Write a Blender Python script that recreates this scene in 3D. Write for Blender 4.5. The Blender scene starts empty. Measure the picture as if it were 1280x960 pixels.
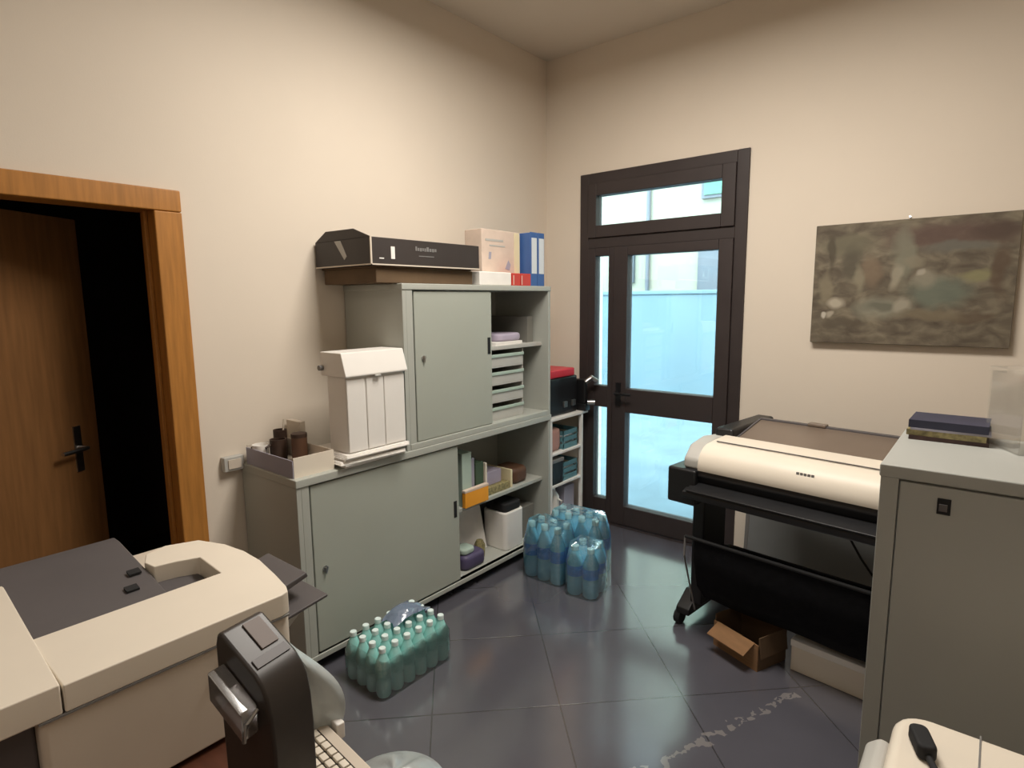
import bpy, bmesh, math, random
from mathutils import Vector, Matrix
random.seed(7)
C = bpy.context.scene.collection
sc = bpy.context.scene
PI = math.pi

# ------------------------------------------------------------------ materials
def lin(c):
    c = c / 255.0
    return c / 12.92 if c <= 0.04045 else ((c + 0.055) / 1.055) ** 2.4
def rgb(r, g, b): return (lin(r), lin(g), lin(b), 1.0)

def mat(name, col, rough=0.5, metal=0.0, var=0.06, scale=6.0, bump=0.0, bscale=60.0, spec=0.5, stretch=None, coat=0.0):
    m = bpy.data.materials.new(name); m.use_nodes = True
    nt = m.node_tree; N = nt.nodes; L = nt.links
    b = N['Principled BSDF']
    b.inputs['Roughness'].default_value = rough
    b.inputs['Metallic'].default_value = metal
    b.inputs['Specular IOR Level'].default_value = spec
    b.inputs['Coat Weight'].default_value = coat
    tc = N.new('ShaderNodeTexCoord')
    mp = N.new('ShaderNodeMapping')
    if stretch: mp.inputs['Scale'].default_value = stretch
    L.new(tc.outputs['Object'], mp.inputs['Vector'])
    nz = N.new('ShaderNodeTexNoise'); nz.inputs['Scale'].default_value = scale; nz.inputs['Detail'].default_value = 4
    L.new(mp.outputs['Vector'], nz.inputs['Vector'])
    rp = N.new('ShaderNodeValToRGB')
    c = rgb(*col)
    rp.color_ramp.elements[0].position = 0.3; rp.color_ramp.elements[1].position = 0.7
    rp.color_ramp.elements[0].color = tuple(max(0, x * (1 - var)) for x in c[:3]) + (1,)
    rp.color_ramp.elements[1].color = tuple(min(1, x * (1 + var)) for x in c[:3]) + (1,)
    L.new(nz.outputs['Fac'], rp.inputs['Fac'])
    L.new(rp.outputs['Color'], b.inputs['Base Color'])
    if bump > 0:
        n2 = N.new('ShaderNodeTexNoise'); n2.inputs['Scale'].default_value = bscale
        L.new(mp.outputs['Vector'], n2.inputs['Vector'])
        bp = N.new('ShaderNodeBump'); bp.inputs['Strength'].default_value = bump; bp.inputs['Distance'].default_value = 0.004
        L.new(n2.outputs['Fac'], bp.inputs['Height'])
        L.new(bp.outputs['Normal'], b.inputs['Normal'])
    return m

def clear(name, col, opacity=0.25, rough=0.08, gloss=0.12, tint=0.5, fres=0.8, bump=0.0, bscale=30):
    """see-through plastic or glass: tinted transparency, some body colour, a glossy skin"""
    m = bpy.data.materials.new(name); m.use_nodes = True
    nt = m.node_tree; N = nt.nodes; L = nt.links
    N.remove(N['Principled BSDF'])
    out = N['Material Output']
    tr = N.new('ShaderNodeBsdfTransparent')
    c = rgb(*col)
    tr.inputs['Color'].default_value = tuple(1 - tint + tint * x for x in c[:3]) + (1,)
    df = N.new('ShaderNodeBsdfDiffuse'); df.inputs['Color'].default_value = c
    gl = N.new('ShaderNodeBsdfGlossy'); gl.inputs['Roughness'].default_value = rough
    gl.inputs['Color'].default_value = (1, 1, 1, 1)
    m1 = N.new('ShaderNodeMixShader'); m1.inputs[0].default_value = opacity
    L.new(tr.outputs[0], m1.inputs[1]); L.new(df.outputs[0], m1.inputs[2])
    fr = N.new('ShaderNodeFresnel'); fr.inputs['IOR'].default_value = 1.45
    mul = N.new('ShaderNodeMath'); mul.operation = 'MULTIPLY_ADD'
    mul.inputs[1].default_value = fres; mul.inputs[2].default_value = gloss * 0.3
    L.new(fr.outputs[0], mul.inputs[0])
    m2 = N.new('ShaderNodeMixShader')
    L.new(mul.outputs[0], m2.inputs[0]); L.new(m1.outputs[0], m2.inputs[1]); L.new(gl.outputs[0], m2.inputs[2])
    L.new(m2.outputs[0], out.inputs['Surface'])
    if bump > 0:
        tc = N.new('ShaderNodeTexCoord'); nz = N.new('ShaderNodeTexNoise'); nz.inputs['Scale'].default_value = bscale
        L.new(tc.outputs['Object'], nz.inputs['Vector'])
        bp = N.new('ShaderNodeBump'); bp.inputs['Strength'].default_value = bump; bp.inputs['Distance'].default_value = 0.01
        L.new(nz.outputs['Fac'], bp.inputs['Height'])
        for s in (df, gl): L.new(bp.outputs['Normal'], s.inputs['Normal'])
    return m

M = {}
M['wall'] = mat('wall_paint', (226, 214, 198), 0.9, var=0.02, scale=1.5, bump=0.05, bscale=180, spec=0.2)
M['ceil'] = mat('ceiling_paint', (222, 213, 199), 0.95, var=0.02, scale=1.2, spec=0.2)
M['oak'] = mat('oak_veneer', (176, 120, 56), 0.45, var=0.16, scale=7, stretch=(9, 9, 0.7), spec=0.4)
M['oakshade'] = mat('oak_leaf_shaded', (126, 88, 52), 0.45, var=0.16, scale=6, stretch=(7, 7, 0.6), spec=0.4)  # oak darkened, the shade on the swung leaf is in the colour
M['dark_wall'] = mat('corridor_gloom', (58, 46, 44), 0.9, var=0.1)  # darkness of the unlit corridor put into the surface colour
M['bronze'] = mat('dark_bronze_aluminium', (58, 50, 49), 0.5, metal=0.0, var=0.08, spec=0.4)
M['cab'] = mat('grey_green_enamel', (172, 174, 166), 0.42, var=0.03, scale=3, spec=0.4)
M['cabdoor'] = mat('door_enamel', (166, 170, 160), 0.4, var=0.03, scale=2, spec=0.4)
M['cab2'] = mat('warm_grey_enamel', (163, 164, 159), 0.45, var=0.03, scale=3, spec=0.4)
M['cabin'] = mat('cabinet_inside', (122, 121, 114), 0.6, var=0.05)
M['black'] = mat('black_plastic', (24, 24, 26), 0.38, var=0.15, spec=0.5)
M['blackmat'] = mat('black_matt', (22, 22, 24), 0.8, var=0.2)
M['cloth'] = mat('black_cloth', (17, 17, 20), 0.95, var=0.25, scale=30, bump=0.25, bscale=150, spec=0.15)
M['dkgrey'] = mat('dark_grey_plastic', (86, 82, 83), 0.5, var=0.06)
M['espresso'] = mat('espresso_plastic', (48, 42, 38), 0.4, var=0.1)
M['midgrey'] = mat('mid_grey_plastic', (120, 118, 116), 0.5, var=0.05)
M['ltgrey'] = mat('light_grey_plastic', (182, 180, 174), 0.5, var=0.04)
M['ivory'] = mat('ivory_plastic', (226, 216, 200), 0.45, var=0.02, spec=0.4)
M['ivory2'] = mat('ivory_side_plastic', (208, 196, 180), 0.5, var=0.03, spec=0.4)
M['cream'] = mat('cream_plastic', (222, 212, 196), 0.4, var=0.03, spec=0.45)
M['white'] = mat('white_plastic', (232, 228, 222), 0.45, var=0.02)
M['paper'] = mat('white_paper', (236, 232, 226), 0.85, var=0.03, scale=20)
M['card'] = mat('brown_cardboard', (132, 98, 66), 0.9, var=0.1, scale=12, stretch=(1, 1, 8))
M['cardin'] = mat('cardboard_inside', (96, 74, 52), 0.9, var=0.1)
M['blackcard'] = mat('black_printed_card', (52, 45, 42), 0.55, var=0.12)
M['shadecard'] = mat('shaded_cardboard', (96, 76, 54), 0.9, var=0.1, scale=12)  # cardboard brown darkened with the shade on the lower carton
M['brownwood'] = mat('brown_desk_wood', (84, 50, 36), 0.4, var=0.2, scale=6, stretch=(1, 9, 9), spec=0.4)
M['steel'] = mat('steel', (180, 180, 180), 0.3, metal=1.0, var=0.05)
M['pink'] = mat('pink_card', (214, 194, 178), 0.7, var=0.06, scale=14)
M['yellowish'] = mat('pale_yellow_card', (226, 214, 176), 0.7, var=0.05)
M['red'] = mat('red_card', (198, 62, 52), 0.5, var=0.08)
M['redlid'] = mat('red_plastic', (204, 48, 62), 0.4, var=0.06)
M['blue'] = mat('blue_binder', (62, 98, 158), 0.5, var=0.06)
M['bluelabel'] = mat('binder_label', (216, 222, 226), 0.7, var=0.03)
M['teal'] = mat('teal_plastic', (86, 128, 136), 0.4, var=0.2, scale=10)
M['green'] = mat('dark_green_card', (72, 92, 70), 0.6, var=0.1)
M['palegreen'] = mat('pale_green_card', (170, 188, 176), 0.7, var=0.08)
M['orange'] = mat('orange_card', (236, 158, 40), 0.6, var=0.06)
M['lilac'] = mat('lilac_card', (172, 162, 180), 0.6, var=0.08)
M['purple'] = mat('purple_plastic', (82, 74, 104), 0.5, var=0.15)
M['brown'] = mat('brown_leather', (88, 60, 42), 0.6, var=0.2)
M['darkbrown'] = mat('dark_brown', (58, 40, 30), 0.6, var=0.2)
M['lavender'] = mat('lavender_card', (160, 158, 172), 0.7, var=0.04)
M['skin'] = mat('rosy_plastic', (176, 132, 120), 0.6, var=0.1)
M['navy'] = mat('navy_paper', (44, 46, 66), 0.5, var=0.15)
M['olive'] = mat('olive_print', (140, 130, 90), 0.6, var=0.5, scale=60)
M['maroon'] = mat('maroon_print', (62, 40, 36), 0.5, var=0.3, scale=40)
M['rollcover'] = mat('smoky_roll_cover', (118, 104, 92), 0.35, var=0.06, spec=0.5)
M['cap'] = mat('bottle_cap', (230, 246, 244), 0.4, var=0.02)
M['capblue'] = mat('blue_bottle_cap', (176, 224, 232), 0.4, var=0.05)
M['label_teal'] = mat('bottle_label_teal', (128, 190, 184), 0.5, var=0.25, scale=25)
M['label_blue'] = mat('bottle_label_blue', (46, 144, 240), 0.45, var=0.3, scale=22)
M['bottle_teal'] = clear('bottle_plastic_teal', (172, 236, 230), 0.82, 0.08, 0.3, 0.25, bump=0.2, bscale=60)
M['bottle_blue'] = clear('bottle_plastic_blue', (138, 224, 254), 0.84, 0.08, 0.4, 0.2, bump=0.3, bscale=50)
M['film'] = clear('shrink_film', (190, 238, 250), 0.07, 0.10, 0.5, 0.08, bump=0.5, bscale=22)
M['filmclear'] = clear('clear_shrink_film', (214, 240, 240), 0.05, 0.08, 0.4, 0.04, 1.0, bump=0.6, bscale=24)
M['filmblue'] = clear('crumpled_film', (140, 158, 186), 0.55, 0.25, 0.3, bump=0.6, bscale=30)
M['bag'] = clear('translucent_bag', (196, 204, 204), 0.66, 0.3, 0.2, bump=0.4, bscale=20)
M['glass'] = clear('door_glass', (236, 244, 244), 0.03, 0.02, 0.1)
M['acrylic'] = clear('clear_acrylic', (236, 236, 228), 0.05, 0.08, 0.05, 0.05, 0.35)
M['smoky'] = clear('smoky_plastic', (120, 112, 106), 0.55, 0.1, 0.5)
M['facade'] = mat('facade_plaster', (138, 138, 122), 0.9, var=0.05, scale=2)
M['bluewall'] = mat('pale_blue_plaster', (94, 116, 124), 0.9, var=0.07, scale=1.2)
M['pave'] = mat('pale_paving', (88, 106, 112), 0.8, var=0.12, scale=3)
M['shutter'] = mat('green_shutter', (76, 122, 100), 0.7, var=0.06)
M['greyframe'] = mat('grey_window', (86, 92, 98), 0.6, var=0.05)
M['panelgrey'] = mat('added_panel_grey', (128, 130, 130), 0.55, var=0.05)  # grey for the added panel at the back wall
M['screen'] = mat('grey_display', (118, 108, 104), 0.6, var=0.03)

def floor_material():
    m = bpy.data.materials.new('dark_tile_floor'); m.use_nodes = True
    nt = m.node_tree; N = nt.nodes; L = nt.links; b = N['Principled BSDF']
    tc = N.new('ShaderNodeTexCoord')
    sp = N.new('ShaderNodeSeparateXYZ'); L.new(tc.outputs['Object'], sp.inputs[0])
    def math_(op, a, bb=None, c=None):
        n = N.new('ShaderNodeMath'); n.operation = op
        for i, v in enumerate((a, bb, c)):
            if v is None: continue
            if isinstance(v, (int, float)): n.inputs[i].default_value = v
            else: L.new(v, n.inputs[i])
        return n.outputs[0]
    x, y = sp.outputs[0], sp.outputs[1]
    u = math_('MULTIPLY', math_('SUBTRACT', x, y), 0.70711)
    v = math_('MULTIPLY', math_('ADD', x, y), 0.70711)
    s = 0.5
    def line(t, off):
        fr = math_('FRACT', math_('DIVIDE', math_('ADD', t, off), s))
        d = math_('ABSOLUTE', math_('SUBTRACT', fr, 0.5))       # 0.5 at a joint
        return math_('GREATER_THAN', d, 0.5 - 0.003 / s)
    ln = math_('MAXIMUM', line(u, 2.6), line(v, 5 - 0.88))
    nz = N.new('ShaderNodeTexNoise'); nz.inputs['Scale'].default_value = 1.3; nz.inputs['Detail'].default_value = 6
    L.new(tc.outputs['Object'], nz.inputs['Vector'])
    rp = N.new('ShaderNodeValToRGB')
    rp.color_ramp.elements[0].color = rgb(80, 79, 86); rp.color_ramp.elements[0].position = 0.3
    rp.color_ramp.elements[1].color = rgb(94, 93, 101); rp.color_ramp.elements[1].position = 0.7
    L.new(nz.outputs['Fac'], rp.inputs[0])
    mx = N.new('ShaderNodeMix'); mx.data_type = 'RGBA'
    L.new(ln, mx.inputs[0]); L.new(rp.outputs[0], mx.inputs[6]); mx.inputs[7].default_value = rgb(66, 65, 69)
    # worn white scuff trail on the tiles: distance to a line, broken up by noise
    # the line runs from (-0.80,1.68) to (-0.50,2.45)
    dx, dy = 0.363, 0.932
    t = math_('ADD', math_('MULTIPLY', math_('ADD', x, 0.80), dx), math_('MULTIPLY', math_('SUBTRACT', y, 1.68), dy))
    dd = math_('ADD', math_('MULTIPLY', math_('ADD', x, 0.80), -dy), math_('MULTIPLY', math_('SUBTRACT', y, 1.68), dx))
    n3 = N.new('ShaderNodeTexNoise'); n3.inputs['Scale'].default_value = 16; L.new(tc.outputs['Object'], n3.inputs['Vector'])
    wob = math_('ADD', dd, math_('MULTIPLY', math_('SUBTRACT', n3.outputs['Fac'], 0.5), 0.10))
    near = math_('LESS_THAN', math_('ABSOLUTE', wob), 0.014)
    inr = math_('MULTIPLY', math_('GREATER_THAN', t, -0.15), math_('LESS_THAN', t, 0.78))
    n4 = N.new('ShaderNodeTexNoise'); n4.inputs['Scale'].default_value = 26; L.new(tc.outputs['Object'], n4.inputs['Vector'])
    scuff = math_('MULTIPLY', math_('MULTIPLY', near, inr), math_('MULTIPLY', math_('GREATER_THAN', n4.outputs['Fac'], 0.47), 0.38))
    m2 = N.new('ShaderNodeMix'); m2.data_type = 'RGBA'
    L.new(scuff, m2.inputs[0]); L.new(mx.outputs[2], m2.inputs[6]); m2.inputs[7].default_value = rgb(170, 164, 158)
    L.new(m2.outputs[2], b.inputs['Base Color'])
    rr = math_('MULTIPLY_ADD', nz.outputs['Fac'], 0.12, 0.13)
    L.new(rr, b.inputs['Roughness'])
    b.inputs['Specular IOR Level'].default_value = 1.0
    b.inputs['Coat Weight'].default_value = 0.8; b.inputs['Coat Roughness'].default_value = 0.14; b.inputs['Coat IOR'].default_value = 1.6
    bp = N.new('ShaderNodeBump'); bp.invert = True; bp.inputs['Strength'].default_value = 0.4; bp.inputs['Distance'].default_value = 0.002
    L.new(ln, bp.inputs['Height']); L.new(bp.outputs[0], b.inputs['Normal'])
    return m
M['floor'] = floor_material()

# ------------------------------------------------------------------ mesh helpers
class MB:
    def __init__(s): s.bm = bmesh.new()
    def _tag(s, faces, mi, smooth):
        for f in faces: f.material_index = mi; f.smooth = smooth
    def box(s, x0, x1, y0, y1, z0, z1, mi=0, rot=None, pivot=None):
        vs = [s.bm.verts.new(p) for p in ((x0,y0,z0),(x1,y0,z0),(x1,y1,z0),(x0,y1,z0),(x0,y0,z1),(x1,y0,z1),(x1,y1,z1),(x0,y1,z1))]
        fs = [s.bm.faces.new([vs[i] for i in q]) for q in ((3,2,1,0),(4,5,6,7),(0,1,5,4),(1,2,6,5),(2,3,7,6),(3,0,4,7))]
        s._tag(fs, mi, False)
        if rot:
            pv = Vector(pivot or ((x0+x1)/2,(y0+y1)/2,(z0+z1)/2))
            for v in vs: v.co = rot @ (v.co - pv) + pv
        return s
    def prism(s, prof, axis, a0, a1, mi=0, smooth=False):
        """profile of 2-D points extruded along axis: x -> (y,z), y -> (x,z), z -> (x,y)"""
        def P(p, a): return {'x': (a, p[0], p[1]), 'y': (p[0], a, p[1]), 'z': (p[0], p[1], a)}[axis]
        A = [s.bm.verts.new(P(p, a0)) for p in prof]; Bv = [s.bm.verts.new(P(p, a1)) for p in prof]
        n = len(prof); fs = []
        for i in range(n):
            j = (i + 1) % n; fs.append(s.bm.faces.new((A[i], A[j], Bv[j], Bv[i])))
        s._tag(fs, mi, smooth)
        e = [s.bm.faces.new(A[::-1]), s.bm.faces.new(Bv)]; s._tag(e, mi, False)
        bmesh.ops.recalc_face_normals(s.bm, faces=fs + e)
        return s
    def tube(s, pts, r, seg=10, mi=0):
        pts = [Vector(p) for p in pts]; rings = []
        for i, p in enumerate(pts):
            d = (pts[min(i+1, len(pts)-1)] - pts[max(i-1, 0)]).normalized()
            a = d.cross(Vector((0,0,1)) if abs(d.z) < 0.95 else Vector((1,0,0))).normalized(); b = d.cross(a)
            rr = r[i] if isinstance(r, (list, tuple)) else r
            rings.append([s.bm.verts.new(p + rr*(math.cos(2*PI*k/seg)*a + math.sin(2*PI*k/seg)*b)) for k in range(seg)])
        fs = []
        for A, Bv in zip(rings, rings[1:]):
            for k in range(seg):
                fs.append(s.bm.faces.new((A[k], A[(k+1)%seg], Bv[(k+1)%seg], Bv[k])))
        s._tag(fs, mi, True)
        e = [s.bm.faces.new(rings[0][::-1]), s.bm.faces.new(rings[-1])]; s._tag(e, mi, False)
        bmesh.ops.recalc_face_normals(s.bm, faces=fs + e)
        return s
    def lathe(s, prof, seg=12, mi=0, at=(0,0,0)):
        ax = Vector(at); rings = []
        for r, z in prof:
            rings.append([s.bm.verts.new(ax + Vector((r*math.cos(2*PI*k/seg), r*math.sin(2*PI*k/seg), z))) for k in range(seg)])
        fs = []
        for A, Bv in zip(rings, rings[1:]):
            for k in range(seg): fs.append(s.bm.faces.new((A[k], A[(k+1)%seg], Bv[(k+1)%seg], Bv[k])))
        s._tag(fs, mi, True)
        e = [s.bm.faces.new(rings[0][::-1]), s.bm.faces.new(rings[-1])]; s._tag(e, mi, False)
        bmesh.ops.recalc_face_normals(s.bm, faces=fs + e)
        return s
    def grid(s, fn, nu, nv, mi=0, thick=0.0):
        """smooth sheet from fn(u,v); thick closes it into a thin solid"""
        V = [[s.bm.verts.new(fn(i/nu, j/nv)) for j in range(nv+1)] for i in range(nu+1)]
        fs = [s.bm.faces.new((V[i][j], V[i+1][j], V[i+1][j+1], V[i][j+1])) for i in range(nu) for j in range(nv)]
        s._tag(fs, mi, True)
        if thick:
            bmesh.ops.recalc_face_normals(s.bm, faces=fs)
            bmesh.ops.solidify(s.bm, geom=fs, thickness=thick)
        return s
    def build(s, name, m, parent=None, bevel=0.0, seg=2, loc=None, rotz=0.0):
        me = bpy.data.meshes.new(name); s.bm.to_mesh(me); s.bm.free()
        me.set_sharp_from_angle(angle=math.radians(40))
        for k in (m if isinstance(m, (list, tuple)) else [m]): me.materials.append(M[k])
        o = bpy.data.objects.new(name, me); C.objects.link(o)
        if parent is not None: o.parent = parent
        if loc: o.location = loc
        if rotz: o.rotation_euler.z = rotz
        if bevel:
            bv = o.modifiers.new('edge', 'BEVEL'); bv.width = bevel; bv.segments = seg
            bv.limit_method = 'ANGLE'; bv.angle_limit = math.radians(35)
            for p in me.polygons: p.use_smooth = True
            me.set_sharp_from_angle(angle=math.radians(40))
            wn = o.modifiers.new('normals', 'WEIGHTED_NORMAL'); wn.keep_sharp = False
        return o

def tag(o, label=None, cat=None, group=None, kind=None):
    if label: o['label'] = label
    if cat: o['category'] = cat
    if group: o['group'] = group
    if kind: o['kind'] = kind
    return o
def thing(name, label, cat, loc=(0,0,0), rotz=0.0, group=None):
    o = bpy.data.objects.new(name, None); C.objects.link(o); o.empty_display_size = 0.05
    o.location = loc; o.rotation_euler.z = rotz
    return tag(o, label, cat, group)
def structure(name, loc=(0,0,0)):
    o = bpy.data.objects.new(name, None); C.objects.link(o); o.empty_display_size = 0.05; o.location = loc
    return tag(o, kind='structure')
def copy_tree(o, parent=None):
    c = o.copy(); C.objects.link(c)
    if parent is not None: c.parent = parent
    for ch in list(o.children): copy_tree(ch, c)
    return c
def rrect(x0, x1, y0, y1, r, n=5):
    """rounded rectangle outline; r is one radius or four (x0y0, x1y0, x1y1, x0y1)"""
    R = r if isinstance(r, (list, tuple)) else (r,)*4
    out = []
    for (cx, cy, a0, rr) in ((x0+R[0], y0+R[0], PI, R[0]), (x1-R[1], y0+R[1], 1.5*PI, R[1]), (x1-R[2], y1-R[2], 0, R[2]), (x0+R[3], y1-R[3], PI/2, R[3])):
        if rr <= 0: out.append((cx, cy)); continue
        for k in range(n+1):
            a = a0 + PI/2*k/n; out.append((cx + rr*math.cos(a), cy + rr*math.sin(a)))
    return out

# ------------------------------------------------------------------ the room
XL, YB, XR, YF, H = -2.605, 3.577, 1.9, -2.0, 3.24
def struct(mb, name, m, **k): return tag(mb.build(name, m, **k), kind='structure')
struct(MB().box(XL-0.15, XR+0.15, YF-0.15, YB, -0.1, 0), 'floor', 'floor')
struct(MB().box(XL-0.15, XR+0.15, YF-0.15, YB+0.3, H, H+0.1), 'ceiling', 'ceil')
# left wall with the inner doorway
DY0, DY1, DZ = 0.085, 0.985, 1.985
struct(MB().box(XL-0.13, XL, YF, DY0, 0, H).box(XL-0.13, XL, DY1, YB, 0, H).box(XL-0.13, XL, DY0, DY1, DZ, H), 'wall_left', 'wall')
# back wall with the glass door
GX0, GX1, GZ = -2.307, -1.17, 2.428
struct(MB().box(XL-0.13, GX0, YB, YB+0.3, 0, H).box(GX1, XR+0.13, YB, YB+0.3, 0, H).box(GX0, GX1, YB, YB+0.3, GZ, H), 'wall_back', 'wall')
struct(MB().box(XR, XR+0.13, YF, YB, 0, H), 'wall_right', 'wall')
struct(MB().box(XL-0.13, XR+0.13, YF-0.13, YF, 0, H), 'wall_front', 'wall')
# unlit corridor beyond the inner doorway
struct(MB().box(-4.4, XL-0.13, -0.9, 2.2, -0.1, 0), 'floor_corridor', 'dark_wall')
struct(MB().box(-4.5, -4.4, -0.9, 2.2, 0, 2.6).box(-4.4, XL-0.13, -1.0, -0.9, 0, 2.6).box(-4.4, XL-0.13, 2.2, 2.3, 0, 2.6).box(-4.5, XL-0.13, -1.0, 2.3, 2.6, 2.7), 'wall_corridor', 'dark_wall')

# glass street door in dark metal
d1 = structure('door_1', (GX0, YB, 0))
def dbox(mb, x0, x1, z0, z1, y0, y1): return mb.box(x0-GX0, x1-GX0, y0, y1, z0, z1)
fr = MB()
for a in ((GX0, GX0+0.07, 0, GZ), (GX1-0.07, GX1, 0, GZ), (GX0+0.07, GX1-0.07, GZ-0.07, GZ), (GX0+0.07, GX1-0.07, 1.93, 2.0)):
    dbox(fr, *a, -0.015, 0.06)
fr.build('outer_frame', 'bronze', d1, 0.004)
tr = MB()
for a in ((GX0+0.07, -2.172, 2.0, GZ-0.07), (-1.32, GX1-0.07, 2.0, GZ-0.07), (-2.172, -1.32, 2.277, GZ-0.07), (-2.172, -1.32, 2.0, 2.08)):
    dbox(tr, *a, -0.03, 0.05)
tr.build('transom_sash', 'bronze', d1, 0.004)
dbox(MB(), -2.172, -1.32, 2.08, 2.277, 0.012, 0.02).build('transom_pane', 'glass', d1)
sd = MB()
for a in ((GX0+0.07, -2.18, 0, 1.93), (-2.075, -2.035, 0, 1.93), (-2.18, -2.075, 1.877, 1.93), (-2.18, -2.075, 0.836, 0.985), (-2.18, -2.075, 0, 0.17)):
    dbox(sd, *a, -0.02, 0.05)
sd.build('side_sash', 'bronze', d1, 0.004)
for z0, z1 in ((0.17, 0.836), (0.985, 1.877)):
    dbox(MB(), -2.18, -2.075, z0, z1, 0.012, 0.02).build('side_pane', 'glass', d1)
lf = MB()
for a in ((-2.03, -1.927, 0.012, 1.93), (-1.325, GX1-0.07, 0.012, 1.93), (-1.927, -1.325, 1.87, 1.93), (-1.927, -1.325, 0.817, 0.98), (-1.927, -1.325, 0.012, 0.15)):
    dbox(lf, *a, -0.03, 0.045)
leaf = lf.build('door_leaf', 'bronze', d1, 0.004)
for z0, z1 in ((0.15, 0.817), (0.98, 1.87)):
    dbox(MB(), -1.927, -1.325, z0, z1, 0.012, 0.02).build('pane', 'glass', d1)
hm = MB(); dbox(hm, -1.995, -1.96, 0.86, 1.02, -0.04, -0.03)
hm.tube([(-1.978-GX0, -0.04, 0.95), (-1.978-GX0, -0.085, 0.95), (-1.86-GX0, -0.085, 0.95)], 0.009)
hm.build('handle', 'black', d1)
struct(MB().box(GX0, GX1, YB-0.05, YB+0.3, -0.05, 0.006), 'trim_1', 'bronze')

# wooden inner door, frame and leaf swung into the corridor
d2 = structure('door_2', (XL, DY0, 0))
cs = MB()
cs.box(0, 0.022, DY1-DY0-0.035, DY1-DY0+0.068, 0, 1.945).box(0, 0.022, -0.068, 0.035, 0, 1.945).box(0, 0.022, -0.068, DY1-DY0+0.068, 1.946, 2.03)
cs.build('casing', 'oak', d2, 0.005)
jb = MB().box(-0.14, 0.004, DY1-DY0-0.03, DY1-DY0, 0, DZ).box(-0.14, 0.004, 0, 0.03, 0, DZ).box(-0.14, 0.004, 0.03, DY1-DY0-0.03, DZ-0.035, DZ)
jb.box(-0.085, -0.06, DY1-DY0-0.045, DY1-DY0-0.03, 0, DZ-0.035)
jb.build('jamb', 'oak', d2, 0.003)
lfm = MB().box(-0.042, 0, 0, 0.835, 0.01, 1.945).build('door_leaf', 'oakshade', d2, 0.003, loc=(-0.085, 0.03, 0), rotz=math.radians(31))
hd = MB().box(0, 0.006, 0.705, 0.74, 0.86, 1.06)
hd.tube([(0.006, 0.722, 0.965), (0.05, 0.722, 0.965), (0.05, 0.60, 0.965)], 0.009)
hd.build('door_handle', 'steel', lfm)

# street outside
struct(MB().box(-14, 8, YB+0.0, 16, -0.15, -0.02), 'ground', 'pave')
o = MB().box(-14, 8, 9.0, 9.25, -0.02, 1.66).box(-14, 8, 8.97, 9.28, 1.66, 1.72)
tag(o.build('street_wall', 'bluewall', None, 0.01), 'low pale blue street wall seen through the lower glass of the dark door', 'wall')
bd = thing('building', 'pale plastered house across the street beyond the glass door', 'building', (0, 11.5, 0))
MB().box(-14, 8, 0, 4, -0.02, 9).build('wall', 'facade', bd)
def house_window(x, z, w, h, shut):
    w_ = MB().box(x-w/2-0.06, x+w/2+0.06, -0.08, 0, z-0.06, z+h+0.06).build('window', 'greyframe', bd)
    MB().box(x-w/2, x+w/2, -0.11, -0.08, z, z+h).build('shutter' if shut else 'pane', 'shutter' if shut else 'greyframe', w_)
house_window(-4.43, 1.75, 0.35, 0.75, False)
house_window(-6.3, 2.0, 0.35, 0.75, False)
house_window(-4.35, 3.55, 0.45, 1.0, True)
dp = MB().tube([(-5.75, -0.06, 0), (-5.75, -0.06, 9)], 0.04); dp.build('drainpipe', 'greyframe', bd)

# wall socket box beside the low cabinet
sk = thing('wall_socket', 'small grey cable box on the left wall beside the low cabinet', 'socket', (XL, 1.18, 0.875))
MB().box(0, 0.035, -0.045, 0.045, -0.03, 0.035).build('housing', 'ltgrey', sk, 0.004)
MB().box(0.035, 0.04, -0.028, 0.028, -0.018, 0.022).build('cover_plate', 'ivory2', sk)

# ------------------------------------------------------------------ metal cabinets on the left wall
XF, XW = -2.147, -2.597
LY0, LY1, LH = 1.224, 2.985, 0.868
low = thing('storage_cabinet', 'long grey green metal sliding door cabinet standing on the floor by the left wall', 'cabinet', (XW, LY0, 0))
D, Wd = XF-XW, LY1-LY0
t = 0.022
bm = MB().box(0, D, 0, t, 0.075, LH-0.03).box(0, D, Wd-t, Wd, 0.075, LH-0.03).box(0, t, t, Wd-t, 0.075, LH-0.03)
bm.box(0, D, t, Wd-t, 0.055, 0.08)
bm.box(D-0.018, D, t, t+0.035, 0.08, LH-0.03)
bm.build('carcass', 'cab', low, 0.002)
MB().box(-0.004, D+0.006, -0.004, Wd+0.004, LH-0.035, LH).build('top_panel', 'cab', low, 0.004)
MB().box(0.02, D-0.10, 0.03, Wd-0.03, 0, 0.055).build('plinth', 'blackmat', low)
MB().box(D-0.03, D+0.004, 0, Wd, 0.055, 0.08).build('door_rail', 'cab', low, 0.003)
MB().box(t, D-0.05, t, Wd-t, 0.435, 0.457).build('shelf', 'cab', low, 0.002)
def sliding_door(par, y0, y1, z0, z1, xf, hy, hz, lk):
    d = MB().box(xf-0.02, xf, y0, y1, z0, z1).build('sliding_door', 'cabdoor', par, 0.004)
    MB().box(xf, xf+0.003, hy-0.011, hy+0.011, hz-0.045, hz+0.045).build('pull', 'blackmat', d, 0.001)
    k = MB().tube([(xf-0.001, lk[0], lk[1]), (xf+0.007, lk[0], lk[1])], 0.013, 14); k.box(xf+0.007, xf+0.012, lk[0]-0.004, lk[0]+0.004, lk[1]-0.02, lk[1]+0.006)
    k.build('lock', 'steel', d)
sliding_door(low, 0.066, 0.935, 0.083, LH-0.042, D-0.006, 0.905, 0.487, (0.115, 0.45))
MB().box(D-0.052, D-0.036, 0.045, 0.87, 0.083, LH-0.042).build('rear_sliding_door', 'cabdoor', low, 0.003)

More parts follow.
